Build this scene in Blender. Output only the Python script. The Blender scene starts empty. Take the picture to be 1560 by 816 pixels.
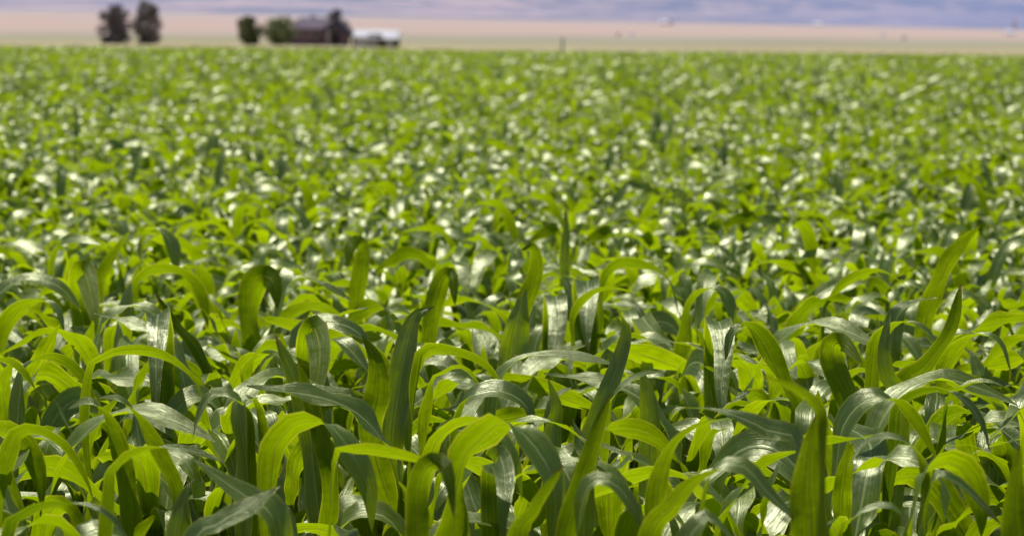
import bpy, math, random
import numpy as np
from mathutils import Vector, Matrix
rng = np.random.default_rng(11)
R = math.radians
scene = bpy.context.scene
COL = scene.collection

# ------------------------------------------------------------------ camera frame
F = 4333.0                       # focal length in photo pixels (1560 wide)
CAM = np.array([0.0, 0.0, 1.6])
PITCH = math.atan(353.0 / F)
ROLL = R(0.55)
fw = np.array([0, math.cos(PITCH), -math.sin(PITCH)])
up0 = np.array([0, math.sin(PITCH), math.cos(PITCH)])
rt0 = np.array([1.0, 0, 0])
rt = rt0 * math.cos(ROLL) + up0 * math.sin(ROLL)
up = up0 * math.cos(ROLL) - rt0 * math.sin(ROLL)

def at(px, py, Y):
    """world point on the view line of a photo pixel at ground distance Y"""
    d = fw + rt * ((px - 780) / F) + up * ((408 - py) / F)
    return CAM + d * (Y / d[1])

def project(p):
    q = np.asarray(p) - CAM
    z = q @ fw
    return 780 + F * (q @ rt) / z, 408 - F * (q @ up) / z

# ------------------------------------------------------------------ helpers
def tag(o, label=None, cat=None, group=None, kind=None):
    if label: o['label'] = label
    if cat: o['category'] = cat
    if group: o['group'] = group
    if kind: o['kind'] = kind
    return o

def empty(name, loc=(0, 0, 0), rz=0):
    o = bpy.data.objects.new(name, None); COL.objects.link(o)
    o.location = loc; o.rotation_euler = (0, 0, rz); o.empty_display_size = .1
    return o

def np_mesh(name, V, Q, mats, uv=None, tone=None, smooth=True, mi=None):
    me = bpy.data.meshes.new(name)
    V = np.asarray(V, dtype=np.float32); Q = np.asarray(Q, dtype=np.int32)
    k = Q.shape[1]
    me.vertices.add(len(V)); me.vertices.foreach_set('co', V.ravel())
    me.loops.add(Q.size); me.loops.foreach_set('vertex_index', Q.ravel())
    me.polygons.add(len(Q))
    me.polygons.foreach_set('loop_start', np.arange(0, Q.size, k, dtype=np.int32))
    if smooth: me.polygons.foreach_set('use_smooth', np.ones(len(Q), dtype=bool))
    if mi is not None: me.polygons.foreach_set('material_index', np.asarray(mi, dtype=np.int32))
    if uv is not None:
        l = me.uv_layers.new(name='UVMap')
        l.data.foreach_set('uv', np.asarray(uv, dtype=np.float32)[Q.ravel()].ravel())
    if tone is not None:
        a = me.attributes.new('tone', 'FLOAT', 'POINT')
        a.data.foreach_set('value', np.asarray(tone, dtype=np.float32))
    for m in (mats if isinstance(mats, (list, tuple)) else [mats]): me.materials.append(m)
    me.update(calc_edges=True); me.validate()
    return me

def obj(name, me, parent=None, loc=None):
    o = bpy.data.objects.new(name, me); COL.objects.link(o)
    if parent: o.parent = parent
    if loc is not None: o.location = loc
    return o

class MB:
    """collects boxes / prisms, then links them as one mesh"""
    def __init__(s): s.v = []; s.f = []
    def hexa(s, p):
        n = len(s.v); s.v += [tuple(q) for q in p]
        for f in ((0,3,2,1),(4,5,6,7),(0,1,5,4),(1,2,6,5),(2,3,7,6),(3,0,4,7)): s.f.append([n+i for i in f])
    def box(s, x0, x1, y0, y1, z0, z1):
        s.hexa([(x0,y0,z0),(x1,y0,z0),(x1,y1,z0),(x0,y1,z0),(x0,y0,z1),(x1,y0,z1),(x1,y1,z1),(x0,y1,z1)])
    def poly(s, pts, faces):
        n = len(s.v); s.v += pts
        for f in faces: s.f.append([n+i for i in f])
    def build(s, name, m, parent=None):
        me = bpy.data.meshes.new(name); me.from_pydata(s.v, [], s.f); me.materials.append(m); me.update()
        return obj(name, me, parent)

# ------------------------------------------------------------------ node helper
def mat(name):
    m = bpy.data.materials.new(name); m.use_nodes = True
    nt = m.node_tree; nt.nodes.clear()
    out = nt.nodes.new('ShaderNodeOutputMaterial')
    return m, nt, out

def N(nt, typ, **kw):
    n = nt.nodes.new(typ)
    for k, v in kw.items():
        if k == 'inp':
            for kk, vv in v.items():
                if hasattr(vv, 'is_output') or isinstance(vv, bpy.types.NodeSocket): nt.links.new(vv, n.inputs[kk])
                else: n.inputs[kk].default_value = vv
        else: setattr(n, k, v)
    return n

def math_(nt, op, a, b=None, clamp=False):
    n = nt.nodes.new('ShaderNodeMath'); n.operation = op; n.use_clamp = clamp
    for i, x in enumerate((a, b)):
        if x is None: continue
        if isinstance(x, bpy.types.NodeSocket): nt.links.new(x, n.inputs[i])
        else: n.inputs[i].default_value = x
    return n.outputs[0]

def mix_(nt, fac, a, b, mode='MIX'):
    n = nt.nodes.new('ShaderNodeMix'); n.data_type = 'RGBA'; n.blend_type = mode
    for i, x in ((0, fac), (6, a), (7, b)):
        if isinstance(x, bpy.types.NodeSocket): nt.links.new(x, n.inputs[i])
        elif i == 0: n.inputs[0].default_value = x
        else: n.inputs[i].default_value = (*x, 1)
    return n.outputs[2]

def ramp_(nt, fac, stops):
    n = nt.nodes.new('ShaderNodeValToRGB'); e = n.color_ramp.elements
    while len(e) > 1: e.remove(e[-1])
    for i, (p, c) in enumerate(stops):
        el = e[0] if i == 0 else e.new(p)
        el.position = p; el.color = (c, c, c, 1) if isinstance(c, (int, float)) else (*c, 1)
    nt.links.new(fac, n.inputs[0])
    return n.outputs[0]

def sm(nt, x, lo, hi):
    n = nt.nodes.new('ShaderNodeMapRange'); n.interpolation_type = 'SMOOTHSTEP'
    nt.links.new(x, n.inputs[0]); n.inputs[1].default_value = lo; n.inputs[2].default_value = hi
    return n.outputs[0]

# ------------------------------------------------------------------ leaf material
def leaf_material(name, detail=True):
    m, nt, out = mat(name)
    uv = N(nt, 'ShaderNodeUVMap', uv_map='UVMap').outputs[0]
    sep = N(nt, 'ShaderNodeSeparateXYZ', inp={0: uv})
    u, v = sep.outputs[0], sep.outputs[1]
    tone = N(nt, 'ShaderNodeAttribute', attribute_name='tone').outputs['Fac']
    oi = N(nt, 'ShaderNodeObjectInfo').outputs['Random']
    geo = N(nt, 'ShaderNodeNewGeometry'); back = geo.outputs['Backfacing']
    au = math_(nt, 'ABSOLUTE', u)
    # midrib and margin masks
    rib = sm(nt, au, 0.11, 0.045)
    edge = sm(nt, au, 0.84, 0.97)
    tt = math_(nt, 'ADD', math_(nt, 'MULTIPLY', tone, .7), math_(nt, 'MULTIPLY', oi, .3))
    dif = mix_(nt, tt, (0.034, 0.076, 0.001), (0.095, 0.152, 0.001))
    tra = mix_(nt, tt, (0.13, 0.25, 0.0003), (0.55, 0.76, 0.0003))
    # dark end paints canopy shade into low leaves; below, streaks along the blade
    cmb = N(nt, 'ShaderNodeCombineXYZ', inp={0: math_(nt, 'MULTIPLY', u, 22.0), 1: math_(nt, 'MULTIPLY', v, 1.2), 2: math_(nt, 'MULTIPLY', tone, 37.0)})
    nz = N(nt, 'ShaderNodeTexNoise', inp={'Vector': cmb.outputs[0], 'Scale': 1.0, 'Detail': 3.0 if detail else 1.0}).outputs[0]
    vein = sm(nt, nz, .38, .64)
    vv = math_(nt, 'ADD', math_(nt, 'MULTIPLY', vein, .50), .70)
    dif = mix_(nt, 1.0, dif, N(nt, 'ShaderNodeCombineColor', inp={0: vv, 1: vv, 2: vv}).outputs[0], 'MULTIPLY')
    tra = mix_(nt, 1.0, tra, N(nt, 'ShaderNodeCombineColor', inp={0: vv, 1: vv, 2: vv}).outputs[0], 'MULTIPLY')
    if detail:
        tc = N(nt, 'ShaderNodeTexCoord').outputs['Object']
        big = N(nt, 'ShaderNodeTexNoise', inp={'Vector': tc, 'Scale': 9.0, 'Detail': 3.0}).outputs[0]
        bl = sm(nt, big, .3, .7)
        dif = mix_(nt, math_(nt, 'MULTIPLY', bl, .35), dif, (0.075, 0.11, 0.006))
        tra = mix_(nt, math_(nt, 'MULTIPLY', bl, .30), tra, (0.36, 0.50, 0.002))
        # scattered pale specks
        vo = N(nt, 'ShaderNodeTexVoronoi', inp={'Vector': tc, 'Scale': 95.0})
        gate = sm(nt, N(nt, 'ShaderNodeTexNoise', inp={'Vector': tc, 'Scale': 14.0, 'Detail': 1.0}).outputs[0], .53, .60)
        speck = math_(nt, 'MULTIPLY', sm(nt, vo.outputs['Distance'], .20, .10), gate)
        dif = mix_(nt, math_(nt, 'MULTIPLY', speck, .6), dif, (0.42, 0.45, 0.08))
        tra = mix_(nt, math_(nt, 'MULTIPLY', speck, .6), tra, (0.65, 0.62, 0.10))
        fine = N(nt, 'ShaderNodeTexWave', wave_type='BANDS', bands_direction='X', inp={'Vector': N(nt, 'ShaderNodeCombineXYZ', inp={0: u, 1: math_(nt, 'MULTIPLY', v, .15)}).outputs[0], 'Scale': 5.2, 'Distortion': .6, 'Detail': 1.0}).outputs[1]
        hgt = math_(nt, 'ADD', math_(nt, 'MULTIPLY', fine, .5), math_(nt, 'MULTIPLY', nz, 1.2))
    else:
        hgt = nz
    hgt = math_(nt, 'ADD', hgt, math_(nt, 'MULTIPLY', rib, 1.5))
    ribu = mix_(nt, back, (0.42, 0.50, 0.22), (0.22, 0.25, 0.01))
    dif = mix_(nt, math_(nt, 'MULTIPLY', rib, .8), dif, ribu)
    tra = mix_(nt, math_(nt, 'MULTIPLY', rib, .7), tra, (0.30, 0.36, 0.015))
    dif = mix_(nt, math_(nt, 'MULTIPLY', edge, .5), dif, (0.30, 0.32, 0.02))
    tra = mix_(nt, math_(nt, 'MULTIPLY', edge, .6), tra, (0.75, 0.75, 0.04))
    # yellowed old blades (tone above 1) and dry tips
    old = sm(nt, tone, 1.05, 1.4)
    tipn = math_(nt, 'SUBTRACT', math_(nt, 'ADD', v, math_(nt, 'MULTIPLY', nz, .6)), math_(nt, 'MULTIPLY', tone, .25))
    dry = math_(nt, 'MAXIMUM', math_(nt, 'MULTIPLY', old, .85), math_(nt, 'MULTIPLY', sm(nt, tipn, 6.02, 6.2), .8))
    dif = mix_(nt, dry, dif, (0.26, 0.19, 0.05))
    tra = mix_(nt, dry, tra, (0.42, 0.30, 0.04))
    tco = N(nt, 'ShaderNodeTexCoord').outputs['Object']
    buck = N(nt, 'ShaderNodeTexNoise', inp={'Vector': tco, 'Scale': 24.0, 'Detail': 2.0}).outputs[0]
    bump0 = N(nt, 'ShaderNodeBump', inp={'Strength': .8, 'Distance': .0045, 'Height': buck})
    bump = N(nt, 'ShaderNodeBump', inp={'Strength': .8, 'Distance': .0007, 'Height': hgt, 'Normal': bump0.outputs[0]})
    spec = math_(nt, 'SUBTRACT', .18, math_(nt, 'MULTIPLY', back, .0))
    rough = math_(nt, 'ADD', math_(nt, 'ADD', .38, math_(nt, 'MULTIPLY', back, .16)), math_(nt, 'MULTIPLY', vein, .10))
    pb = N(nt, 'ShaderNodeBsdfPrincipled', inp={'Base Color': dif, 'Roughness': rough, 'Specular IOR Level': spec, 'Specular Tint': (1, 1, .62, 1), 'Normal': bump.outputs[0]})
    tr = N(nt, 'ShaderNodeBsdfTranslucent', inp={'Color': tra, 'Normal': bump.outputs[0]})
    mx = N(nt, 'ShaderNodeMixShader', inp={0: .52, 1: pb.outputs[0], 2: tr.outputs[0]})
    gl = N(nt, 'ShaderNodeBsdfGlossy', inp={'Color': (.95, 1.0, .68, 1), 'Roughness': math_(nt, 'ADD', .25 if detail else .27, math_(nt, 'ADD', math_(nt, 'MULTIPLY', vein, .08), math_(nt, 'MULTIPLY', tone, .14))), 'Normal': bump.outputs[0]})
    mx = N(nt, 'ShaderNodeMixShader', inp={0: math_(nt, 'SUBTRACT', .13 if detail else .11, math_(nt, 'MULTIPLY', back, .122 if detail else .104)), 1: mx.outputs[0], 2: gl.outputs[0]})
    nt.links.new(mx.outputs[0], out.inputs[0])
    return m

def plain(name, c1, c2, scale=4.0, rough=.8, spec=.3, stretch=(1, 1, 1), bump=0.0):
    m, nt, out = mat(name)
    tc = N(nt, 'ShaderNodeTexCoord').outputs['Object']
    mp = N(nt, 'ShaderNodeMapping', inp={0: tc, 3: stretch}).outputs[0]
    nz = N(nt, 'ShaderNodeTexNoise', inp={'Vector': mp, 'Scale': scale, 'Detail': 4.0}).outputs[0]
    c = mix_(nt, sm(nt, nz, .3, .7), c1, c2)
    pb = N(nt, 'ShaderNodeBsdfPrincipled', inp={'Base Color': c, 'Roughness': rough, 'Specular IOR Level': spec})
    if bump:
        b = N(nt, 'ShaderNodeBump', inp={'Strength': .6, 'Distance': bump, 'Height': nz}); nt.links.new(b.outputs[0], pb.inputs['Normal'])
    nt.links.new(pb.outputs[0], out.inputs[0])
    return m

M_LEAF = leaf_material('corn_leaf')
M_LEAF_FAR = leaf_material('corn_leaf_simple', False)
M_STALK = plain('corn_stalk', (0.10, 0.17, 0.02), (0.22, 0.28, 0.06), 14, .5, .4, (1, 1, .2))

# ------------------------------------------------------------------ leaf geometry
def blade(C, S, Nn, W, nac, fold, wavea, wavef, ph, tone):
    """C centres, S side vectors, Nn upper normals (n,3); W widths (n)."""
    n = len(C)
    T = np.linspace(0, 1, n)
    us = np.linspace(-1, 1, nac)
    V = np.zeros((n, nac, 3)); UV = np.zeros((n, nac, 2))
    for j, u in enumerate(us):
        a = abs(u)
        lift = np.sin(fold) * a + 0.0 * T
        spread = np.cos(fold) * u
        wav = wavea * np.sin(wavef * T * 6.283 + (ph if u > 0 else ph + 2.1)) * a ** 2 * np.minimum(1, 3 * (1 - T) + .2)
        V[:, j] = C + S * (W * .5 * spread)[:, None] + Nn * (W * .5 * lift + wav)[:, None]
        UV[:, j, 0] = u; UV[:, j, 1] = T * 6
    idx = np.arange(n * nac).reshape(n, nac)
    Q = np.stack([idx[:-1, :-1], idx[:-1, 1:], idx[1:, 1:], idx[1:, :-1]], -1).reshape(-1, 4)
    # winding so that the face normal is the upper side
    a, b, d = V[n//2, 0], V[n//2, 1], V[n//2+1, 0]
    if np.dot(np.cross(b - a, d - a), Nn[n//2]) < 0: Q = Q[:, ::-1]
    return V.reshape(-1, 3), Q, UV.reshape(-1, 2), np.full(n * nac, tone)

def unit(v): return v / np.maximum(np.linalg.norm(v, axis=-1, keepdims=True), 1e-9)

def width_profile(T, start=.58):
    a = np.clip(T / .42, 0, 1)
    rise = .50 + .50 * (a * a * (3 - 2 * a))
    b = np.clip((T - start) / (1 - start), 0, 1)
    fall = np.maximum(1 - b ** 2.0, 0) ** .85
    return rise * fall + 0.012

def random_leaf(base, az, L, w, th0, th1, nseg, nac, g, tone):
    """base point, azimuth, length, max width; th0/th1 = tangent angle from vertical at base and tip"""
    T = np.linspace(0, 1, nseg + 1)
    c0 = g.uniform(.12, .42); c1 = c0 + g.uniform(.28, .55)
    q = np.clip((T - c0) / (c1 - c0), 0, 1); q = q * q * (3 - 2 * q)
    th = th0 + (th1 - th0) * (.82 * q + .18 * T)
    th = th + g.uniform(-.10, .10) * np.sin(T * 6.28 * g.uniform(.8, 1.6) + g.uniform(0, 6))
    azc = az + g.uniform(-1.3, 1.3) * T ** 2
    tan = np.stack([np.sin(th) * np.cos(azc), np.sin(th) * np.sin(azc), np.cos(th)], -1)
    C = np.array(base) + np.concatenate([[np.zeros(3)], np.cumsum((tan[1:] + tan[:-1]) * .5 * (L / nseg), 0)])
    S = np.stack([-np.sin(azc), np.cos(azc), 0 * azc], -1)
    Nn = unit(np.cross(S, tan))
    if Nn[0][2] < 0: Nn = -Nn
    tw = g.normal(0, .9) * T ** 2 + g.uniform(0, .35) * np.sin(T * g.uniform(5, 12) + g.uniform(0, 6)) + g.normal(0, .22)
    S2 = S * np.cos(tw)[:, None] + Nn * np.sin(tw)[:, None]
    N2 = Nn * np.cos(tw)[:, None] - S * np.sin(tw)[:, None]
    fold = np.where(T < .3, .75 - 1.9 * T, .18) + g.uniform(-.08, .12)
    fold = .18 + (.95 - .18) * np.exp(-T * 7) + g.uniform(-.1, .12)
    W = w * width_profile(T)
    return blade(C, S2, N2, W, nac, fold, w * g.uniform(.07, .20), g.uniform(2.2, 5.0), g.uniform(0, 6), tone)

def tube(path, rad, ns=8, tone=.5):
    path = np.asarray(path, float); n = len(path)
    a = np.linspace(0, 2 * math.pi, ns, endpoint=False)
    V = np.zeros((n, ns, 3))
    for i in range(n): V[i] = path[i] + rad[i] * np.stack([np.cos(a), np.sin(a), 0 * a], -1)
    idx = np.arange(n * ns).reshape(n, ns)
    Q = []
    for i in range(n - 1):
        for j in range(ns):
            k = (j + 1) % ns
            Q.append((idx[i, j], idx[i, k], idx[i + 1, k], idx[i + 1, j]))
    return V.reshape(-1, 3), np.array(Q), np.zeros((n * ns, 2)), np.full(n * ns, tone)

def plant_parts(g, H, nseg=18, nac=7, nleaf=12, ns=8, skip_top=0, kl=.84):
    """returns stalk, [leaves] for one corn plant of canopy height about H standing at the origin"""
    hs = H * g.uniform(.54, .62)
    lean = g.normal(0, .03, 2)
    def sp(z): return np.array([lean[0] * (z / hs) ** 2, lean[1] * (z / hs) ** 2, z])
    zs = np.linspace(-.02, hs, 7)
    stalk = tube([sp(z) for z in zs], [.0125 - .006 * i / 6 for i in range(7)], ns)
    leaves = []
    az0 = g.uniform(0, 6.283)
    for i in range(nleaf):
        f = (i + .6) / nleaf
        z = .04 + (hs - .05) * f ** .9
        az = az0 + math.pi * (i % 2) + g.normal(0, .35)
        if i >= nleaf - skip_top: continue
        L = H * kl * (.34 + .30 * math.sin(min(f * 1.25, 1.1) * 1.5)) * g.uniform(.82, 1.12)
        w = kl * (.044 + .030 * math.sin(min(f * 1.3, 1) * 1.57)) * g.uniform(.85, 1.15)
        if f < .35: L *= .75
        th0 = g.uniform(.15, .62) * (1.15 - .4 * f)
        th1 = g.uniform(2.2, 3.2) if f < .86 else g.uniform(1.2, 2.7)
        if i == nleaf - 1:
            L *= .50; w *= .60; th0 = g.uniform(.05, .25); th1 = g.uniform(.4, 1.6)
        tn_ = float(np.clip(g.normal(.12 + .66 * f, .22), 0, 1))  # tone darkens downward, painting canopy shade into the low leaves
        if f < .3 and g.uniform() < .35: tn_ = g.uniform(1.1, 1.5)
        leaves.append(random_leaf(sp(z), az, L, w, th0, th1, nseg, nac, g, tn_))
    return stalk, leaves

# ------------------------------------------------------------------ hero plants: (Y, phi list or value, width px, points)
HERO = [
 (5.3, 120, 40, [(-30,690),(-5,655),(25,665),(50,700),(62,745),(60,800)]),
 (5.15, 115, 31, [(15,700),(40,655),(75,668),(105,695),(133,742),(148,800)]),
 (4.40, [115,112,110,80,55,55], 30, [(12,830),(40,782),(80,768),(130,770),(170,790),(205,840)]),
 (5.45, [-125,-120,-115,-70,-55], 42, [(195,750),(182,690),(156,630),(130,608),(102,622)]),
 (5.40, [-120,-118,-110,-75,-60], 36, [(268,770),(245,700),(215,645),(185,610),(150,606)]),
 (5.35, [-130,-110,-75,-60,-50,-45], 29, [(380,740),(378,640),(352,603),(320,600),(300,632),(292,672)]),
 (5.35, [60,75,110,120,125], 40, [(372,740),(366,632),(386,604),(402,645),(408,705)]),
 (4.75, [115,112,108,80,62,55], 26, [(168,760),(180,712),(210,690),(255,682),(300,690),(342,705)]),
 (4.60, [-50,-55,-60,-60], 62, [(420,815),(385,765),(335,728),(292,698)]),
 (4.70, 20, 52, [(276,840),(285,790),(291,750),(300,728)]),
 (4.45, [70,60,50,60], 44, [(290,850),(330,800),(385,772),(425,742)]),
 (5.0, [120,115,110,80,45,30,30], 42, [(415,730),(436,660),(470,641),(505,650),(533,688),(558,740),(565,810)]),
 (5.7, 30, 38, [(478,700),(466,640),(446,575),(418,508)]),
 (5.6, 155, 38, [(502,745),(492,675),(478,610),(455,548)]),
 (6.2, [118,115,112,110,112,115], 24, [(140,590),(160,548),(205,535),(248,543),(285,572),(308,612)]),
 (6.3, [60,75,110,118,120], 30, [(30,590),(50,552),(88,550),(125,580),(150,625)]),
 (5.9, [70,100,120,120], 36, [(-25,600),(-2,548),(28,562),(52,592)]),
 (6.6, 178, 43, [(247,540,.14),(244,490,.05),(241,478,-.04),(239,510,-.13),(237,580,-.22),(241,629,-.26)]),
 (8.4, 178, 38, [(126,470,.14),(124,425,.05),(128,412,-.04),(134,440,-.13),(141,480,-.22),(145,508,-.26)]),
 (9.8, [110,80,55,40], 30, [(212,430),(222,362),(242,350),(262,372),(270,420)]),
 (8.7, [70,90,112,115,118], 30, [(200,465),(212,428),(243,411),(282,420),(308,455),(318,500)]),
 (8.5, [150,150,165,178,178], 50, [(384,520),(384,460),(391,424,-.02),(413,424,-.07),(422,470,-.1)]),
 (7.4, 150, 24, [(326,600),(302,535),(267,488),(236,444)]),
 (9.0, 150, 17, [(148,450),(160,410),(178,380),(202,348)]),
 (8.0, [120,118,110,80,60], 31, [(-2,560),(14,492),(50,461),(84,468),(98,520)]),
 (8.3, [60,60,65,100,140,150], 30, [(-20,480),(30,428),(82,432),(116,462),(136,500),(142,530)]),
 (8.5, [70,62,60,70], 25, [(424,470),(450,428),(495,433),(535,458)]),
 (7.2, [60,60,62,80,115,120,125], 35, [(458,540),(474,502),(508,492),(545,506),(572,542),(592,580),(598,630)]),
 (6.3, [5,5,10,20], 48, [(596,690),(610,575),(630,490),(662,468)]),
 (6.2, 160, 48, [(572,660),(573,600),(566,545),(548,508)]),
 (7.6, [160,160,160,168,178], 34, [(775,600),(798,480),(814,415),(809,379,-.03),(792,382,-.09)]),
 (7.5, 10, 56, [(778,620),(782,540),(792,480),(800,440)]),
 (7.8, [118,114,110,108,105], 15, [(872,520),(874,480),(892,455),(925,443),(982,449)]),
 (8.3, 178, 42, [(893,480,.14),(892,440,.05),(895,428,-.04),(895,450,-.13),(893,500,-.22),(897,535,-.26)]),
 (8.0, 178, 36, [(842,500,.14),(842,462,.05),(846,452,-.04),(852,490,-.13),(846,550,-.22),(850,592,-.26)]),
 (8.8, [118,115,112,80,60], 26, [(916,450),(940,402),(985,407),(1018,430),(1034,480)]),
 (6.1, [25,20,20,20,150], 36, [(880,720),(912,640),(938,560),(952,500),(938,474)]),
 (6.3, [70,62,60,66,75], 26, [(750,620),(782,555),(838,538),(890,543),(940,556)]),
 (6.3, [90,105,108,112,115], 28, [(640,590),(650,538),(690,537),(733,556),(768,598)]),
 (6.0, [115,112,110,108], 20, [(654,610),(672,574),(705,564),(738,600)]),
 (8.2, [160,160,165,178,178], 35, [(650,540),(662,465),(676,424),(690,422,-.05),(694,465,-.09)]),
 (9.3, [155,155,168,178], 32, [(543,470),(550,410),(552,374),(536,370,-.06),(529,408,-.1)]),
 (4.80, [125,120,112,70,35,25,25], 58, [(700,745),(736,672),(764,645),(793,655),(826,695),(843,745),(838,830)]),
 (4.85, [100,108,106,104,104], 22, [(510,730),(535,690),(605,691),(660,707),(704,735)]),
 (4.55, [165,165,170,178,178], 42, [(640,830),(636,750),(648,712,-.02),(676,716,-.07),(690,790,-.1)]),
 (4.60, 155, 26, [(866,840),(884,740),(905,665),(928,602)]),
 (4.35, 152, 36, [(786,840),(812,778),(860,706)]),
 (5.1, [60,120,128,130], 47, [(905,690),(935,655),(985,663),(1032,706)]),
 (4.75, [150,135,120,112,105], 38, [(995,830),(1004,735),(1028,682),(1068,650),(1112,638)]),
 (4.45, [130,128,122,115], 46, [(985,850),(1030,775),(1064,737),(1102,714)]),
 (4.55, [80,60,52,52], 28, [(885,780),(925,733),(962,768),(988,825)]),
 (5.0, 178, 38, [(752,740,.14),(756,705,.05),(762,695,-.04),(768,730,-.13),(764,790,-.22),(768,832,-.26)]),
 (5.3, [118,114,110,75,55,50], 27, [(656,720),(676,660),(716,643),(752,655),(778,698),(794,765)]),
 (5.8, [80,62,58,58], 36, [(706,640),(724,602),(760,598),(795,622),(806,665)]),
 (5.8, 18, 32, [(842,670),(844,615),(832,572)]),
 (5.9, 15, 44, [(992,680),(986,610),(976,560)]),
 (5.7, [120,75,60,70], 26, [(922,650),(950,590),(985,568),(1018,566)]),
 (4.35, 168, 76, [(1232,860),(1236,770),(1240,690),(1246,628)]),
 (4.9, [-70,-60,-58,-62,-70], 34, [(1215,700),(1175,658),(1128,633),(1085,622),(1038,620)]),
 (4.95, [-120,-105,-75,-62,-58,-50], 27, [(1400,820),(1410,735),(1396,690),(1360,668),(1318,676),(1290,716)]),
 (5.45, [70,60,62,100,115,118], 31, [(1275,690),(1302,624),(1336,606),(1370,615),(1400,645),(1432,705)]),
 (5.5, [118,114,108,75,60,55], 27, [(1362,660),(1378,615),(1425,595),(1468,604),(1498,642),(1510,695)]),
 (5.7, [100,80,65,105,118], 24, [(1440,640),(1462,596),(1500,583),(1536,598),(1560,645)]),
 (6.2, [160,160,160,170,178], 50, [(1302,670),(1288,600),(1270,535),(1288,522,-.06),(1316,552,-.12)]),
 (6.0, [145,142,140,140], 46, [(1366,625),(1415,555),(1453,500),(1465,432)]),
 (5.9, 20, 23, [(1372,630),(1352,572),(1347,530),(1357,472)]),
 (7.6, [20,30,50,60], 42, [(1350,560),(1368,485),(1393,460),(1428,452)]),
 (8.3, 152, 38, [(1410,500),(1436,415),(1462,372),(1492,345)]),
 (8.3, [116,112,110,106,100], 14, [(1255,490),(1268,458),(1300,424),(1342,411),(1392,442)]),
 (6.2, [-130,-125,-118,-80,-55,-50], 46, [(1210,640),(1196,590),(1168,530),(1138,500),(1118,512),(1106,550)]),
 (4.50, [90,62,54,52,52], 27, [(1075,760),(1102,712),(1136,714),(1172,758),(1240,820)]),
 (4.40, 168, 54, [(1548,870),(1545,770),(1554,676)]),
 (4.80, [90,118,124,126], 46, [(1395,770),(1422,711),(1462,712),(1490,770),(1494,820)]),
 (5.0, 108, 9, [(1425,720),(1452,679),(1492,686),(1538,724)]),
 (4.7, [80,60,55,55], 19, [(1415,760),(1440,730),(1475,750),(1524,798)]),
 (4.30, 55, 42, [(1040,860),(1062,800),(1080,785),(1125,830)]),
 (4.6, [90,70,60,75,100], 21, [(1282,830),(1300,790),(1335,772),(1368,780),(1385,830)]),
 (10.6, 15, 17, [(862,400),(861,365),(860,318)]),
 (3.95, [-100,-110,-120,-120], 26, [(1248,700),(1240,625),(1205,594),(1155,574)]),
 (7.9, [118,112,80,60], 28, [(1045,520),(1055,460),(1090,440),(1110,470),(1112,520)]),
 (6.9, 178, 42, [(470,560,.14),(474,512,.05),(480,500,-.04),(486,540,-.13),(480,600,-.22),(484,642,-.26)]),
 (6.7, [120,114,110,80], 32, [(1330,560),(1350,505),(1385,490),(1420,510),(1440,560)]),
 (7.0, 178, 42, [(1090,560,.14),(1090,500,.05),(1096,492,-.04),(1104,530,-.13),(1100,600,-.22),(1104,649,-.26)]),
 (6.6, [118,114,108,75,60], 28, [(1440,600),(1452,540),(1485,512),(1520,525),(1540,570)]),
]

def catmull(P, n):
    P = np.asarray(P, float); m = len(P)
    E = np.vstack([2 * P[0] - P[1], P, 2 * P[-1] - P[-2]])
    t = np.linspace(0, m - 1 - 1e-6, n); out = []
    for x in t:
        i = int(x); f = x - i
        a, b, c, d = E[i], E[i+1], E[i+2], E[i+3]
        out.append(.5 * (2*b + (c-a)*f + (2*a-5*b+4*c-d)*f*f + (3*b-a-3*c+d)*f**3))
    return np.array(out)

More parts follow.
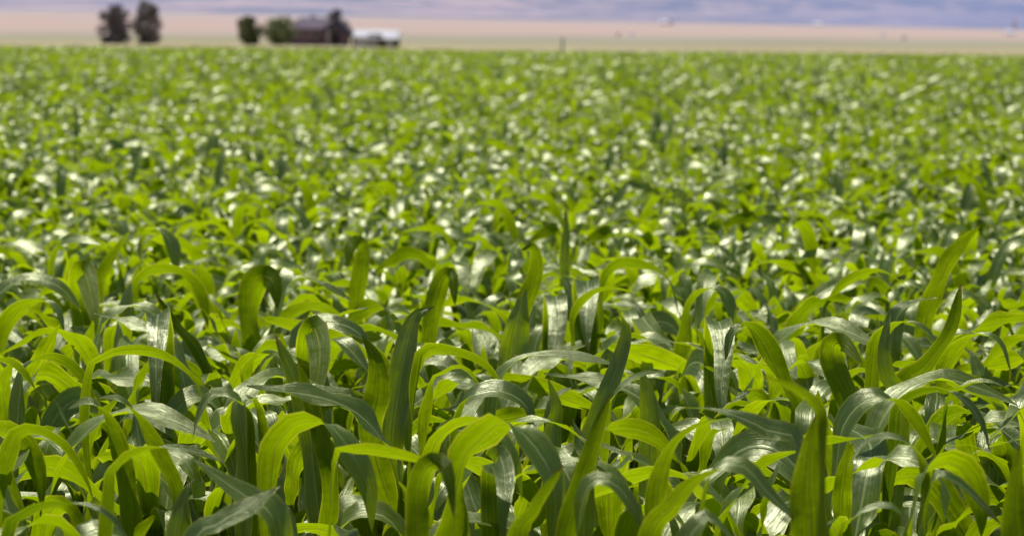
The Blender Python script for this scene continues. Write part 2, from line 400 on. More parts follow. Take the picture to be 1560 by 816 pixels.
def hero_leaf(Y, phi, wpx, pts, root, g):
    """world-space blade following a traced mid-rib; root = where its sheath leaves the stalk"""
    P = [at(p[0], p[1], Y + (p[2] if len(p) > 2 else 0)) for p in pts]
    if not isinstance(phi, list): phi = [phi] * len(P)
    phi = (phi + [phi[-1]] * len(P))[:len(P)]
    P = [root] + P; phi = [phi[0]] + phi
    n = 30
    X = catmull(np.hstack([np.array(P), np.array(phi, float)[:, None]]), 200)
    # resample by arc length
    s = np.concatenate([[0], np.cumsum(np.linalg.norm(np.diff(X[:, :3], axis=0), axis=1))]); L = s[-1]
    q = np.linspace(0, L, n + 1)
    X = np.stack([np.interp(q, s, X[:, k]) for k in range(4)], -1)
    C = X[:, :3]
    C = C + (g.normal(0, .004, 3) * np.sin(np.linspace(0, 9, n + 1))[:, None])
    tan = unit(np.gradient(C, axis=0))
    Vd = unit(CAM - C)
    S0 = unit(np.cross(tan, Vd))
    for i in range(1, n + 1):
        if S0[i] @ S0[i-1] < 0: S0[i] = -S0[i]
    for _ in range(2): S0[1:-1] = unit(S0[:-2] + 2 * S0[1:-1] + S0[2:])
    N0 = np.cross(S0, tan)
    T = np.linspace(0, 1, n + 1)
    ph = np.radians(X[:, 3]) + g.uniform(.15, .38) * np.sin(T * g.uniform(6, 14) + g.uniform(0, 6)) * T
    S = S0 * np.cos(ph)[:, None] + N0 * np.sin(ph)[:, None]
    Nn = N0 * np.cos(ph)[:, None] - S0 * np.sin(ph)[:, None]
    w = wpx * Y / F * 1.02
    # apparent width -> true width, within the range a blade really has
    w = min(max(.94 * w / max(.35, min(1.0, .45 + .55 * abs(math.cos(np.median(ph))))), .012 if wpx < 12 else .045), .090)
    r = np.linalg.norm(P[1] - P[0]) / L
    med = abs(float(np.median(X[:, 3])))
    upr = med < 40 or 138 < med < 174
    W = w * (.88 if upr else 1.0) * width_profile(T, .64 if upr else .58)
    fold = .15 + (.8 - .15) * np.exp(-T * 6) + g.uniform(-.08, .12)
    return blade(C, S, Nn, W, 9, fold, w * g.uniform(.06, .14), g.uniform(2.2, 4.2), g.uniform(0, 6), float(np.clip(g.normal(.5, .25), 0, 1)))

# group traced leaves that spring from the same stalk
groups = []
for h in HERO:
    Y = h[0]; p = h[3][0]
    x = at(p[0], p[1], Y)[0]
    x2 = at(h[3][1][0], h[3][1][1], Y)[0]
    xs = x + (x - x2) * .6
    for gr in groups:
        if abs(gr['x'] - xs) < .10 and abs(gr['y'] - Y) < .16 and len(gr['l']) < 4:
            gr['l'].append(h); gr['x'] = (gr['x'] + xs) / 2; gr['y'] = (gr['y'] + Y) / 2; break
    else: groups.append({'x': xs, 'y': Y, 'l': [h]})

GROUP = 'corn plants growing in the nearest rows'
plants = []      # (root empty, x, y, apex pixel)
def make_plant(x, y, H, g, hero=None, **kw):
    root = empty('corn_plant', (x, y, 0))
    tag(root, None, 'corn plant', GROUP)
    if hero:
        ztop = max(at(*h[3][0][:2], h[0])[2] for h in hero)
        st, lv = plant_parts(g, H, 12, 6, 8, 8, skip_top=2)
    else:
        st, lv = plant_parts(g, H, **kw)
    obj('stalk', np_mesh('stalk', st[0], st[1], M_STALK, st[2], st[3]), root)
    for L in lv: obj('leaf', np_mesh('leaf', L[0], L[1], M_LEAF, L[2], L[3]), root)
    if hero:
        for h in hero:
            p0 = at(h[3][0][0], h[3][0][1], h[0]); p1 = at(h[3][1][0], h[3][1][1], h[0])
            drop = np.linalg.norm(p0[:2] - np.array([x, y])) * .9 + .07
            zr = min(.44, max(.10, p0[2] - drop))
            L = hero_leaf(*h, np.array([x, y, zr]), g)
            obj('leaf', np_mesh('leaf', L[0] - np.array([x, y, 0]), L[1], M_LEAF, L[2], L[3]), root)
    plants.append((root, x, y, H))
    return root

for gr in groups:
    make_plant(gr['x'], gr['y'], .86, rng, gr['l'])
NHERO = len(groups)

# ------------------------------------------------------------------ planting positions
FIELD_END = 160.0
pos = []
y = 3.55; row = 0
while y < FIELD_END:
    half = .182 * y + 2.2 + .03 * y
    sp = .115 if y < 60 else .135
    n = int(2 * half / sp)
    xs = -half + (np.arange(n) + rng.uniform(0, 1)) * sp + rng.normal(0, .03, n)
    ys = y + rng.normal(0, .05 if y < 30 else .12, n) + xs * .035
    pos.append(np.stack([xs, ys], -1))
    y += .40 if y < 60 else .46
    row += 1
pos = np.concatenate(pos)
gx = np.array([(g['x'], g['y']) for g in groups])
dist = np.sqrt(((pos[:, None, :] - gx[None]) ** 2).sum(-1)).min(1)
pos = pos[~((dist < .15) & (pos[:, 1] < 12))]
# height of each plant: gentle patches of taller and shorter growth
def height(x, y):
    return .97 + .05 * math.sin(x * .9 + 1.3) * math.sin(y * .55) + .03 * math.sin(x * .23 + y * .11)
inview = np.abs(pos[:, 0]) < pos[:, 1] * .180 + .22
order = np.argsort(pos[:, 1] + (~inview) * 1000)
near = order[:300 - NHERO]; far = order[300 - NHERO:]

NP = 60
protos = []
k = 0
for i in near:
    x, y_ = pos[i]
    H = height(x, y_) * rng.uniform(.88, 1.08)
    if y_ < 8.6: H *= 1.03 if y_ > 5.0 else .90
    if k < NP:
        r = make_plant(x, y_, H, rng, nseg=22, nac=7); protos.append(r); protos[-1]['_h'] = 0; del protos[-1]['_h']
    else:
        src = protos[int(rng.integers(NP // 3, NP))]
        r = src.copy(); COL.objects.link(r); r.location = (x, y_, 0)
        r.rotation_euler = (rng.normal(0, .05), rng.normal(0, .05), rng.uniform(0, 6.283))
        srcH = [p[3] for p in plants if p[0] is src][0]
        r.scale = (1.0, 1.0, H / srcH) if True else None
        s = H / srcH; r.scale = (.5 + .5 * s,) * 2 + (s,)
        for ch in src.children:
            c = ch.copy(); COL.objects.link(c); c.parent = r
        plants.append((r, x, y_, H))
    k += 1

# ------------------------------------------------------------------ the rest of the crop: one object, instanced inside itself
def variant_mesh(k, g, **kw):
    st, lv = plant_parts(g, .97, **kw)
    allp = [st] + lv
    V, Q, U, Tn, mi, off = [], [], [], [], [], 0
    for i, p in enumerate(allp):
        V.append(p[0]); Q.append(p[1] + off); U.append(p[2]); Tn.append(p[3]); mi.append(np.full(len(p[1]), 1 if i == 0 else 0)); off += len(p[0])
    return np.concatenate(V), np.concatenate(Q), np.concatenate(U), np.concatenate(Tn), np.concatenate(mi)

NMID, NFAR = 14, 10
V, Q, U, Tn, MI, VAR = [], [], [], [], [], []
off = 0
for k in range(NMID + NFAR):
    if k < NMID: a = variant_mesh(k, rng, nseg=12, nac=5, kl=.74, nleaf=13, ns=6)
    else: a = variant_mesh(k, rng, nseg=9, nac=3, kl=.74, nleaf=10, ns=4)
    V.append(a[0]); Q.append(a[1] + off); U.append(a[2]); Tn.append(a[3]); MI.append(a[4]); VAR.append(np.full(len(a[0]), k)); off += len(a[0])
fp = pos[far]
npt = len(fp)
V = np.concatenate(V + [np.stack([fp[:, 0], fp[:, 1], 0 * fp[:, 0]], -1)]); Q = np.concatenate(Q)
U = np.concatenate(U + [np.zeros((npt, 2))]); Tn = np.concatenate(Tn + [np.zeros(npt)]); MI = np.concatenate(MI)
islow = fp[:, 1] > 34
vsel = np.where(islow, rng.integers(0, NFAR, npt), rng.integers(0, NMID, npt))
VAR = np.concatenate(VAR + [np.where(islow, -2, -1)]).astype(np.int32)
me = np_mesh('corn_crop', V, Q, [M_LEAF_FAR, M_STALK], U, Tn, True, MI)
nv = len(V)
a = me.attributes.new('variant', 'INT', 'POINT'); a.data.foreach_set('value', VAR)
pick = np.zeros(nv, dtype=np.int32); pick[-npt:] = vsel
a = me.attributes.new('pick', 'INT', 'POINT'); a.data.foreach_set('value', pick)
rot = np.zeros((nv, 3), dtype=np.float32)
rot[-npt:, 0] = rng.normal(0, .06, npt); rot[-npt:, 1] = rng.normal(0, .06, npt); rot[-npt:, 2] = rng.uniform(0, 6.283, npt)
a = me.attributes.new('turn', 'FLOAT_VECTOR', 'POINT'); a.data.foreach_set('vector', rot.ravel())
sc = np.ones((nv, 3), dtype=np.float32)
hh = np.array([height(x, y) for x, y in fp]) / .97
for c in range(3): sc[-npt:, c] = hh * rng.uniform(.88, 1.1, npt)
a = me.attributes.new('size', 'FLOAT_VECTOR', 'POINT'); a.data.foreach_set('vector', sc.ravel())
crop = obj('corn_crop', me)
tag(crop, 'dense green corn crop filling the middle and far part of the field', 'crop', None, 'stuff')

ng = bpy.data.node_groups.new('crop_nodes', 'GeometryNodeTree')
ng.interface.new_socket('Geometry', in_out='INPUT', socket_type='NodeSocketGeometry')
ng.interface.new_socket('Geometry', in_out='OUTPUT', socket_type='NodeSocketGeometry')
gi = ng.nodes.new('NodeGroupInput'); go = ng.nodes.new('NodeGroupOutput')
def gn(t, **kw):
    n = ng.nodes.new(t)
    for k_, v_ in kw.items(): setattr(n, k_, v_)
    return n
def named(nm, typ):
    n = gn('GeometryNodeInputNamedAttribute', data_type=typ); n.inputs['Name'].default_value = nm
    return n.outputs['Attribute']
def eq(sock, val):
    n = gn('FunctionNodeCompare', data_type='INT', operation='EQUAL')
    i = [s for s in n.inputs if s.type == 'INT']
    ng.links.new(sock, i[0]); i[1].default_value = val
    return n.outputs[0]
var = named('variant', 'INT')
def sep_(val):
    n = gn('GeometryNodeSeparateGeometry', domain='POINT'); ng.links.new(gi.outputs[0], n.inputs[0]); ng.links.new(eq(var, val), n.inputs['Selection'])
    return n.outputs[0]
final = gn('GeometryNodeJoinGeometry')
for code, lo, hi in ((-1, 0, NMID), (-2, NMID, NMID + NFAR)):
    j = gn('GeometryNodeJoinGeometry')
    for k in range(lo, hi):
        g2 = gn('GeometryNodeGeometryToInstance'); ng.links.new(sep_(k), g2.inputs[0]); ng.links.new(g2.outputs[0], j.inputs[0])
    mp_ = gn('GeometryNodeMeshToPoints'); ng.links.new(sep_(code), mp_.inputs[0])
    ip = gn('GeometryNodeInstanceOnPoints'); ng.links.new(mp_.outputs[0], ip.inputs['Points']); ng.links.new(j.outputs[0], ip.inputs['Instance'])
    ip.inputs['Pick Instance'].default_value = True
    ng.links.new(named('pick', 'INT'), ip.inputs['Instance Index'])
    ng.links.new(named('turn', 'FLOAT_VECTOR'), ip.inputs['Rotation'])
    ng.links.new(named('size', 'FLOAT_VECTOR'), ip.inputs['Scale'])
    ng.links.new(ip.outputs[0], final.inputs[0])
ng.links.new(final.outputs[0], go.inputs[0])
md = crop.modifiers.new('crop', 'NODES'); md.node_group = ng

# ------------------------------------------------------------------ labels of the near plants
ORD = ['first','second','third','fourth','fifth','sixth','seventh','eighth','ninth','tenth','eleventh','twelfth','thirteenth',
       'fourteenth','fifteenth','sixteenth','seventeenth','eighteenth','nineteenth','twentieth']
def describe(hs):
    h = max(hs, key=lambda q: q[2])
    ph = h[1] if isinstance(h[1], list) else [h[1]]
    m = sorted(abs(p) for p in ph)[len(ph) // 2]
    p = h[3]; dx = p[-1][0] - p[0][0]; side = 'right' if dx > 0 else 'left'
    wd = h[2] * h[0] / F
    size = 'narrow' if wd < .030 else ('broad' if wd > .052 else '')
    if m >= 176: t = 'silvery blade flopping forward'
    elif m < 40: t = 'dark upright blade'
    elif m >= 140: t = 'bright green upright blade'
    elif m < 90: t = 'silvery blade arching ' + side
    else: t = 'yellow green blade arching ' + side
    return (size + ' ' + t).strip()
BANDS = [(0, 4.72, 'nearest row'), (4.72, 5.25, 'second row'), (5.25, 5.95, 'third row'), (5.95, 6.95, 'sharp middle rows'),
         (6.95, 8.25, 'rows just behind'), (8.25, 99, 'blurred rows')]
for lo, hi, nm in BANDS:
    sel = sorted([(project((x, y_, .8))[0], i) for i, (r, x, y_, H) in enumerate(plants[:NHERO]) if lo <= y_ < hi])
    for k, (px, i) in enumerate(sel):
        plants[i][0]['label'] = 'corn plant with ' + describe(groups[i]['l']) + ', ' + ORD[k] + ' from left, ' + nm
LOW = [(4.7, 'low green corn plant half hidden under the big blades at the near field edge', 'low corn plants at the near edge'),
       (6.5, 'leafy green corn plant filling the gaps between the sharply focused tall ones', 'corn plants between the sharp tall ones'),
       (8.6, 'green corn plant with short arching blades just behind the sharply focused ones', 'corn plants behind the sharp rows'),
       (11, 'softly blurred green corn plant with curled blades a few rows further back', 'softly blurred corn plants'),
       (99, 'small strongly blurred corn plant with silvery glints beyond the softly blurred rows', 'strongly blurred corn plants')]
for r, x, y_, H in plants[NHERO:]:
    for lim, lab, grp in LOW:
        if y_ < lim:
            r['label'] = lab; r['group'] = grp; break

# ------------------------------------------------------------------ ground and hills
def slope(x, y):
    xn = np.clip(x / np.maximum(.18 * y, 1), -1.6, 1.6)
    return .0077 * (1 - .32 * xn)
def gz(x, y):
    t = np.maximum(y - 1500, 0)
    return slope(x, y) * t
ys = np.concatenate([[-60, -20, -5], np.arange(0, 160, 4), np.geomspace(164, 7000, 70)])
tn = np.linspace(-1, 1, 61)
V = []
for yy in ys:
    half = .55 * max(yy, 0) + 90
    xx = tn * half
    z = gz(xx, yy)
    V.append(np.stack([xx, np.full(61, yy), z], -1))
V = np.array(V); idx = np.arange(V.shape[0] * 61).reshape(-1, 61)
Q = np.stack([idx[:-1, :-1], idx[:-1, 1:], idx[1:, 1:], idx[1:, :-1]], -1).reshape(-1, 4)
m, nt, out = mat('ground_soil_and_plain')
tc = N(nt, 'ShaderNodeTexCoord').outputs['Object']
s3 = N(nt, 'ShaderNodeSeparateXYZ', inp={0: tc}); X_, Y_ = s3.outputs[0], s3.outputs[1]
n1 = N(nt, 'ShaderNodeTexNoise', inp={'Vector': tc, 'Scale': 9.0, 'Detail': 8.0, 'Roughness': .65}).outputs[0]
soil = mix_(nt, sm(nt, n1, .35, .68), (0.10, 0.055, 0.038), (0.30, 0.19, 0.145))
mpp = N(nt, 'ShaderNodeMapping', inp={0: tc, 3: (.010, .0035, 1)}).outputs[0]
n2 = N(nt, 'ShaderNodeTexNoise', inp={'Vector': mpp, 'Scale': 1.0, 'Detail': 5.0}).outputs[0]
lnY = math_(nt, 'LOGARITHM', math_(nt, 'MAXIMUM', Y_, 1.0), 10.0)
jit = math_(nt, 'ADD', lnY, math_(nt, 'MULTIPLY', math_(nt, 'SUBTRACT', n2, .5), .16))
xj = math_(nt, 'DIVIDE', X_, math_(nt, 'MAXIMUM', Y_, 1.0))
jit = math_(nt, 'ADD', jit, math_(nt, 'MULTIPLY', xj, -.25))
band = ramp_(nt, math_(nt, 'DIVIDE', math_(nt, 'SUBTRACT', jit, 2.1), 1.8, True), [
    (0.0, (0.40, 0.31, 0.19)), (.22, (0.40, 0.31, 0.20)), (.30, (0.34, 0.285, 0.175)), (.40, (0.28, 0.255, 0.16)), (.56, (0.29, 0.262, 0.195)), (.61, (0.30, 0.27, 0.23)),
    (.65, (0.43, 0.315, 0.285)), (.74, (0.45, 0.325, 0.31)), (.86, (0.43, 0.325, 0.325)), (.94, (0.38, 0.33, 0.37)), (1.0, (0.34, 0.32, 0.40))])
patch = sm(nt, n2, .35, .65)
mp4 = N(nt, 'ShaderNodeMapping', inp={0: tc, 3: (.004, .012, 0)}).outputs[0]
n4 = N(nt, 'ShaderNodeTexNoise', inp={'Vector': mp4, 'Scale': 1.0, 'Detail': 6.0, 'Roughness': .6}).outputs[0]
band = mix_(nt, math_(nt, 'MULTIPLY', sm(nt, n4, .45, .62), .45), band, mix_(nt, .6, band, (0.22, 0.22, 0.20)))
band = mix_(nt, math_(nt, 'MULTIPLY', patch, .5), band, mix_(nt, .5, band, (0.36, 0.36, 0.26)))
far_ = sm(nt, Y_, 140, 146)
c = mix_(nt, far_, soil, band)
bp = N(nt, 'ShaderNodeBump', inp={'Strength': .8, 'Distance': .03, 'Height': n1})
pb = N(nt, 'ShaderNodeBsdfPrincipled', inp={'Base Color': c, 'Roughness': .95, 'Specular IOR Level': .1, 'Normal': bp.outputs[0]})
nt.links.new(pb.outputs[0], out.inputs[0])
tag(obj('ground', np_mesh('ground', V.reshape(-1, 3), Q, m)), 'brown field soil running into dry tan and pink grassland plain', None, None, 'structure')

# hills behind the plain
def hz(x, y):
    xn = x / (.18 * y)
    t = y - 6800
    z = gz(x, np.full_like(x, 6800.0) + 0 * x) if False else slope(x, y) * 5300
    z = z + .030 * t + np.where(t > 1500, (t - 1500) * .10, 0)
    z = z + 9 * np.sin(x * .0024 + y * .0011) * np.clip(t / 1500, 0, 1) + 40 * np.sin(x * .0011 + 1) * np.clip((t - 1500) / 3000, 0, 1)
    return z
yh = np.concatenate([np.linspace(6750, 9000, 26), np.linspace(9200, 16000, 20)])
tn = np.linspace(-1, 1, 121); V = []
for yy in yh:
    xx = tn * .6 * yy
    z = hz(xx, np.full(121, yy))
    if yy < 6800: z = z - 6
    V.append(np.stack([xx, np.full(121, yy), z], -1))
V = np.array(V); idx = np.arange(V.shape[0] * 121).reshape(-1, 121)
Q = np.stack([idx[:-1, :-1], idx[:-1, 1:], idx[1:, 1:], idx[1:, :-1]], -1).reshape(-1, 4)
m, nt, out = mat('hazy_blue_hills')  # aerial haze is painted into the hill base colours
tc = N(nt, 'ShaderNodeTexCoord').outputs['Object']
s3 = N(nt, 'ShaderNodeSeparateXYZ', inp={0: tc})
mpp = N(nt, 'ShaderNodeMapping', inp={0: tc, 2: (0, 0, .35), 3: (.0020, .0026, 0)}).outputs[0]
n2 = N(nt, 'ShaderNodeTexNoise', inp={'Vector': mpp, 'Scale': 1.0, 'Detail': 6.0, 'Roughness': .6}).outputs[0]
mpp = N(nt, 'ShaderNodeMapping', inp={0: tc, 2: (0, 0, .2), 3: (.010, .009, 0)}).outputs[0]
n3 = N(nt, 'ShaderNodeTexNoise', inp={'Vector': mpp, 'Scale': 1.0, 'Detail': 4.0}).outputs[0]
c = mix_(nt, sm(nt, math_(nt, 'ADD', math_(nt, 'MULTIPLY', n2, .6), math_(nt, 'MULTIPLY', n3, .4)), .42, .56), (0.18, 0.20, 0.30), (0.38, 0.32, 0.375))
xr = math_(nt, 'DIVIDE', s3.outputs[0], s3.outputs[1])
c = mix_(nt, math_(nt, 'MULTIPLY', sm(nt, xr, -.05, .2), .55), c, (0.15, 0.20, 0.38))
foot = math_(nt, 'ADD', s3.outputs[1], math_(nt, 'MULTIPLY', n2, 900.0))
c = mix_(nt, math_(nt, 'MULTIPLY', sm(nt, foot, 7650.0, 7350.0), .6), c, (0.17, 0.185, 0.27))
pb = N(nt, 'ShaderNodeBsdfPrincipled', inp={'Base Color': c, 'Roughness': 1.0, 'Specular IOR Level': 0.0})
nt.links.new(pb.outputs[0], out.inputs[0])
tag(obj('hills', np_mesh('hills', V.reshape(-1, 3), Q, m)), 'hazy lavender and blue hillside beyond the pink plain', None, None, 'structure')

# ------------------------------------------------------------------ distant trees, house, sheds
M_BARK = plain('dark_bark', (0.05, 0.04, 0.035), (0.10, 0.08, 0.07), 3)
def tree(x0, x1, ytop, ybase, Y, label, c1, c2, shape='column', seed=0, n=5200, name='tree', group=None, trunk=True):
    g = np.random.default_rng(seed + 5)
    b = at((x0 + x1) / 2, ybase, Y); z0 = float(gz(b[0], np.array(Y)))
    H = (ybase - ytop) * Y / F + (b[2] - z0)
    w = (x1 - x0) * Y / F / 2
    root = empty(name, (b[0], Y, z0))
    tag(root, label, 'tree' if name != 'bush' else 'bush', group)
    if trunk:
        n_ = 6; path = [np.array([.1 * math.sin(i), .1 * math.cos(i * 2), H * .8 * i / n_]) for i in range(n_ + 1)]
        st = tube(path, [max(.05, H * .022 * (1 - i / (n_ + 1))) for i in range(n_ + 1)], 8)
        vs, qs = [st[0]], [st[1]]; off = len(st[0])
        for i in range(9):
            a = i * 2.4; h0 = H * (.12 + .07 * i)
            p0 = np.array([0, 0, h0]); p1 = p0 + np.array([math.cos(a) * w * .6, math.sin(a) * w * .6, H * .12])
            s2 = tube([p0, (p0 + p1) / 2 + [0, 0, -.1], p1], [H * .010, H * .007, .02], 5)
            vs.append(s2[0]); qs.append(s2[1] + off); off += len(s2[0])
        obj('trunk', np_mesh('trunk', np.concatenate(vs), np.concatenate(qs), M_BARK), root)
    mt = plain('tree_foliage', c1, c2, .9, .8, .2)
    # leaf clumps spread through lobes
    nl = 46; lobes = []
    for i in range(nl):
        f = g.uniform(0, .93) ** 1.15 if trunk else g.uniform(.1, .9)
        if shape == 'column': r = w * (.75 + .25 * math.sin(f * 3.1)) * (1 - .45 * f ** 3) * (.85 + .15 * min(1, f * 5))
        else: r = w * math.sqrt(max(.05, 1 - (2 * f - 1.0) ** 2)) * .95
        a = g.uniform(0, 6.28); rr = r * g.uniform(.2, .95)
        if shape == 'column' and g.uniform() < .3: rr *= 1.25
        lobes.append((rr * math.cos(a), rr * math.sin(a), f * H, max(r, w * .45) * g.uniform(.35, .55)))
    lb = np.array(lobes)[g.integers(0, nl, n)]
    d = unit(g.normal(0, 1, (n, 3))) * g.uniform(.5, 1.0, (n, 1))
    C = lb[:, :3] + d * lb[:, 3:4] * np.array([1, 1, 1.1]) * g.uniform(.75, 1.12, (n, 1)); C[:, 2] = np.clip(C[:, 2], .05, H)
    s = g.uniform(.16, .36, n) * max(.6, w / 3.0)
    A = unit(g.normal(0, 1, (n, 3))); B = unit(np.cross(A, g.normal(0, 1, (n, 3))))
    V = np.stack([C - A * s[:, None], C + B * s[:, None] * .6, C + A * s[:, None], C - B * s[:, None] * .6], 1).reshape(-1, 3)
    obj('crown', np_mesh('crown', V, np.arange(4 * n).reshape(n, 4), mt, smooth=False), root)
    return root
DK1, DK2 = (0.20, 0.17, 0.21), (0.34, 0.30, 0.29)  # purple haze cast and backlight mixed into the foliage colour
GR1, GR2 = (0.15, 0.19, 0.10), (0.37, 0.40, 0.16)
tree(151, 196, 7, 68, 385, 'dark columnar tree with a ragged top, shorter one of the far left pair', DK1, DK2, seed=1)
tree(202, 245, 0, 68, 385, 'tall dark columnar tree, taller one of the far left pair', DK1, (0.36, 0.32, 0.28), seed=2)
tree(362, 400, 24, 67, 390, 'slim yellow green tree standing apart left of the brick house', GR1, (0.20, 0.20, 0.07), seed=3)
tree(402, 452, 26, 69, 390, 'round dark green tree touching the brick house wall', GR1, GR2, shape='round', seed=4, n=3200)
tree(495, 530, 14, 62, 412, 'dark round tree rising behind the brick house roof', DK1, (0.30, 0.28, 0.30), shape='round', seed=5, n=3200)
tree(536, 557, 54, 72, 384, 'low dark round bush between brick house and white shed', (0.035, 0.045, 0.025), (0.07, 0.08, 0.04), shape='round', seed=6, n=900, name='bush', trunk=False)
tree(575, 590, 63, 76, 360, 'small dark bush in front of the white shed wall', (0.045, 0.055, 0.04), (0.09, 0.10, 0.06), shape='round', seed=7, n=500, name='bush', trunk=False)
tree(598, 609, 62, 76, 360, 'small dark bush at the right corner of the white shed', (0.045, 0.055, 0.04), (0.09, 0.10, 0.06), shape='round', seed=8, n=500, name='bush', trunk=False)

M_BRICK = plain('dark_red_brick', (0.26, 0.15, 0.19), (0.33, 0.20, 0.24), 1.5, .9)
M_ROOF = plain('grey_violet_roof', (0.085, 0.065, 0.095), (0.12, 0.095, 0.13), 1.5, .8)
M_DARK = plain('dark_opening', (0.015, 0.013, 0.018), (0.03, 0.025, 0.03), 2, .5)
M_GLASS = plain('window_glass', (0.05, 0.05, 0.07), (0.09, 0.09, 0.12), 2, .15, .6)
M_WHITE = plain('white_metal', (0.66, 0.64, 0.70), (0.74, 0.72, 0.77), .6, .6)
M_SHEDROOF = plain('pale_grey_roof', (0.50, 0.50, 0.56), (0.58, 0.58, 0.64), .6, .5)
M_TRIM = plain('pale_trim', (0.45, 0.42, 0.42), (0.55, 0.5, 0.5), 2)

M_FARW = plain('hazy_white_wall', (0.80, 0.77, 0.85), (0.86, 0.83, 0.88), .1)  # far wall and roof tones lightened, haze painted into the colour
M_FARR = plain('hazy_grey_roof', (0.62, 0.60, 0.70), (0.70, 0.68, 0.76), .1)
def X(px, Y, py=60): return float(at(px, py, Y)[0])
def Z(py, Y, px=490): return float(at(px, py, Y)[2])
Y0 = 398.0
h = empty('brick_house', (X(485, Y0), Y0, 0))
tag(h, 'dark red brick farmhouse with a broad grey hipped roof', 'house')
cx = X(485, Y0)
xa, xb, xc = X(437, Y0) - cx, X(497, Y0) - cx, X(541, Y0) - cx
ze = Z(44, Y0); zr = Z(27, Y0)
mb = MB(); mb.box(xa, xb, 0, 9, 0, ze); mb.build('wall', M_BRICK, h)
mb = MB(); mb.box(xb + .003, xc - 1.2, -2.2, 8, 0, ze - .15); wg = mb.build('wall', M_BRICK, h)
mb = MB(); o_ = .5
mb.poly([(xa-o_, -o_, ze), (xb+o_, -o_, ze), (xb+o_, 9+o_, ze), (xa-o_, 9+o_, ze), (xa+1.5, 4.5, zr), (xb+.2, 4.5, zr)],
        [(0,1,5,4), (1,2,5), (2,3,4,5), (3,0,4), (3,2,1,0)])
rf = mb.build('roof', M_ROOF, h)
mb = MB(); mb.box(xb - 2.6, xb - 1.9, 5.2, 5.9, zr - 1.2, zr + .25); mb.build('chimney', M_BRICK, rf)
mb = MB()
xm = (xb + xc) / 2 - .3
mb.poly([(xb-.6, -2.7, ze-.1), (xc+.6, -2.7, Z(60, Y0)), (xm, -2.7, zr-.1), (xb-.6, 8.2, ze-.1), (xc+.6, 8.2, Z(60, Y0)), (xm, 8.2, zr-.1)],
        [(0,1,2), (3,5,4), (0,2,5,3), (2,1,4,5), (0,3,4,1)])
mb.build('roof', M_ROOF, h)
for (u0, u1) in ((.10, .22), (.34, .46), (.62, .80)):
    a_, b_ = xa + (xb-xa)*u0, xa + (xb-xa)*u1
    mb = MB(); mb.box(a_, b_, -.07, -.003, 1.1, 2.3); wn = mb.build('window', M_TRIM, h)
    mb = MB(); mb.box(a_+.12, b_-.12, -.10, -.073, 1.2, 2.2); mb.build('pane', M_GLASS, wn)
mb = MB(); mb.box(xb + .9, xc - 2.0, -2.26, -2.203, 0, 2.3); mb.build('gable_opening', M_DARK, h)  # near-black panel paints the shade inside the open gable
mb = MB(); mb.box(xb + .25, xb + .55, -2.9, -2.6, 0, ze - .1); mb.build('porch_post', M_TRIM, h)

Y1 = 366.0
s = empty('white_shed', (X(575, Y1), Y1, 0))
tag(s, 'long white farm shed with a pale sloping roof beside the brick house', 'shed')
cx = X(575, Y1); xa, xb = X(541, Y1) - cx, X(603, Y1) - cx
z1, z2, z3 = Z(56, Y1, 575), Z(46, Y1, 575), Z(50, Y1, 603)
mb = MB(); mb.box(xa, xb, 0, 7, 0, z1 - .2); mb.build('wall', M_WHITE, s)
mb = MB(); mb.hexa([(xa-.3,-.4,z1-.2),(xb+.3,-.4,z1-.5),(xb+.3,7.4,z1-.5),(xa-.3,7.4,z1-.2),(xa-.3,-.4,z1),(xb+.3,-.4,z1-.3),(xb+.3,3.5,z3+.3),(xa-.3,3.5,z2)])
mb.v[2] = (xb+.3,7.4,z1-.5); mb.build('roof', M_SHEDROOF, s)
mb = MB(); mb.box(xa + 1.6, xa + 3.4, -.06, -.003, 0, 1.7); mb.build('door', M_TRIM, s)
mb = MB(); mb.box(xb - 2.6, xb - 1.7, -.06, -.003, .9, 1.6); mb.build('window', M_GLASS, s)

# far farm buildings on the plain
def farm(px, py, wpx, hpx, Y, label, dark=False, name='farm_building'):
    b = at(px, py + hpx / 2, Y); w = wpx * Y / F; hh_ = hpx * Y / F
    z0 = float(gz(b[0], np.array(float(Y)))); 
    r = empty(name, (b[0], Y, z0)); tag(r, label, 'farm building')
    mb = MB(); mb.box(-w/2, w/2, 0, w*.6, 0, hh_ * .40); mb.build('wall', M_FARW, r)
    e = w * .04; q = hh_ * .40 + .003
    mb = MB(); mb.poly([(-w/2-e, -e, q), (w/2+e, -e, q), (w/2+e, w*.6+e, q), (-w/2-e, w*.6+e, q), (-w/2-e, w*.3, hh_), (w/2+e, w*.3, hh_)],
                       [(0,1,5,4), (2,3,4,5), (0,4,3), (1,2,5), (3,2,1,0)])
    mb.build('roof', M_FARR, r)
    mb = MB(); mb.box(-w*.1, w*.1, -.12, -.01, 0, hh_*.4); mb.build('door', M_DARK, r)
def on_ground(px, py):
    """distance at which the view line of a pixel meets the rising plain"""
    d = at(px, py, 1.0) - CAM
    for Y in np.geomspace(300, 6700, 1200):
        p = CAM + d * Y
        if p[2] <= float(gz(np.array(p[0]), np.array(Y))): return float(Y)
    return None
FARMS = [(1012, 34, 14, 7, 'wide pale farm building standing on the edge between pink plain and blue hills'),
         (963, 51, 7, 5, 'small white farm building in the pink plain right of centre'),
         (1246, 35, 12, 5, 'white farm building at the foot of the bluest hillside'),
         (1346, 52, 7, 5, 'small white farm building low in the pink plain toward the right'),
         (1540, 50, 16, 7, 'pale farm building beside the far right dark tree')]
for px, py, w_, h_, lab in FARMS:
    Y = on_ground(px, py + h_ / 2) or 6500
    farm(px, py, w_, h_, Y, lab)
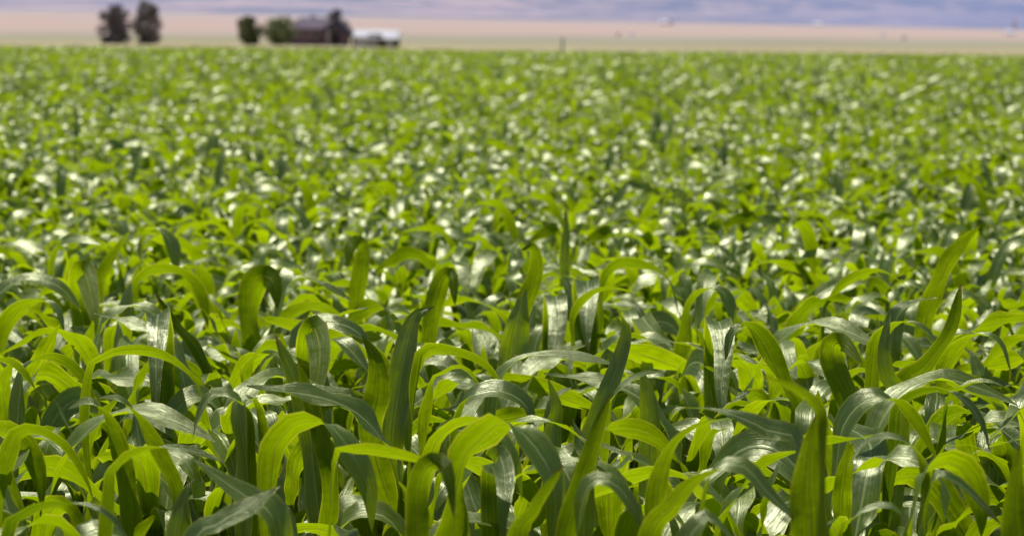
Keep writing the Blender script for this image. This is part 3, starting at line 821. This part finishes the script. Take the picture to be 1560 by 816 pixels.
FT = [(1545, 27, 48, 12, 'upright dark blue tree at the far right edge of the plain'),
      (1022, 28, 40, 9, 'tiny dark tree next to the wide pale farm building'),
      (942, 49, 56, 8, 'tiny dark tree left of the small white farm building in the pink plain'),
      (1377, 55, 61, 7, 'tiny dark tree right of the low white farm building')]
for px, y0_, y1_, w_, lab in FT:
    Y = on_ground(px, y1_) or 6500
    tree(px - w_/2, px + w_/2, y0_, y1_, Y, lab, (0.62, 0.55, 0.66), (0.75, 0.68, 0.76), shape='round', seed=px, n=900)  # foliage lifted to pale violet, distance haze put into the colour
# grey post at the end of the field
Yp = 150.0
bp_ = at(857, 75, Yp)
pr = empty('marker_post', (bp_[0], Yp, 0)); tag(pr, 'short grey post standing just beyond the far edge of the corn', 'post')
hp = Z(59, Yp, 857)
st = tube([(0,0,0), (0,0,hp*.5), (0,0,hp - .04)], [.06, .055, .055], 12)
obj('pole', np_mesh('pole', st[0], st[1], plain('grey_hazed_wood', (0.48,0.46,0.52), (0.60,0.58,0.62), 8)), pr)  # grey wood lightened, haze painted into its colour
st = tube([(0,0,hp - .037), (0,0,hp), (0,0,hp+.03)], [.07, .07, .02], 12)
obj('cap', np_mesh('cap', st[0], st[1], M_DARK), pr)

# ------------------------------------------------------------------ light, sky, camera
SUN_EL, SUN_AZ = R(74), R(-45)      # azimuth from +Y (view direction), negative = left
w = bpy.data.worlds.new('World'); scene.world = w; w.use_nodes = True
nt = w.node_tree; bg = nt.nodes['Background']
sky = nt.nodes.new('ShaderNodeTexSky'); sky.sky_type = 'NISHITA'; sky.sun_disc = False
sky.sun_elevation = SUN_EL; sky.sun_rotation = SUN_AZ; sky.air_density = 1.0; sky.dust_density = 0.2
nt.links.new(sky.outputs[0], bg.inputs[0]); bg.inputs[1].default_value = .05
sl = bpy.data.lights.new('sun', 'SUN'); sl.energy = 5.0; sl.angle = R(.5); sl.color = (1, .96, .89)
so = bpy.data.objects.new('sun', sl); COL.objects.link(so)
sd = Vector((math.sin(SUN_AZ) * math.cos(SUN_EL), math.cos(SUN_AZ) * math.cos(SUN_EL), math.sin(SUN_EL)))
so.rotation_euler = sd.to_track_quat('Z', 'Y').to_euler(); so.location = (0, 0, 30)

cd = bpy.data.cameras.new('camera'); co = bpy.data.objects.new('camera', cd); COL.objects.link(co)
cd.sensor_width = 36; cd.lens = F / 1560 * 36; cd.clip_start = .1; cd.clip_end = 40000
Mx = Matrix((( *rt, ), ( *up, ), ( *(-fw), ))).transposed().to_4x4()
Mx.translation = Vector(CAM)
co.matrix_world = Mx
cd.dof.use_dof = True; cd.dof.focus_distance = 6.1; cd.dof.aperture_fstop = 5.6
scene.camera = co
scene.view_settings.view_transform = 'Standard'; scene.view_settings.look = 'None'
scene.view_settings.exposure = 0; scene.view_settings.gamma = 1
scene.cycles.use_denoising = True
scene.cycles.max_bounces = 8; scene.cycles.diffuse_bounces = 1; scene.cycles.glossy_bounces = 3; scene.cycles.transmission_bounces = 5
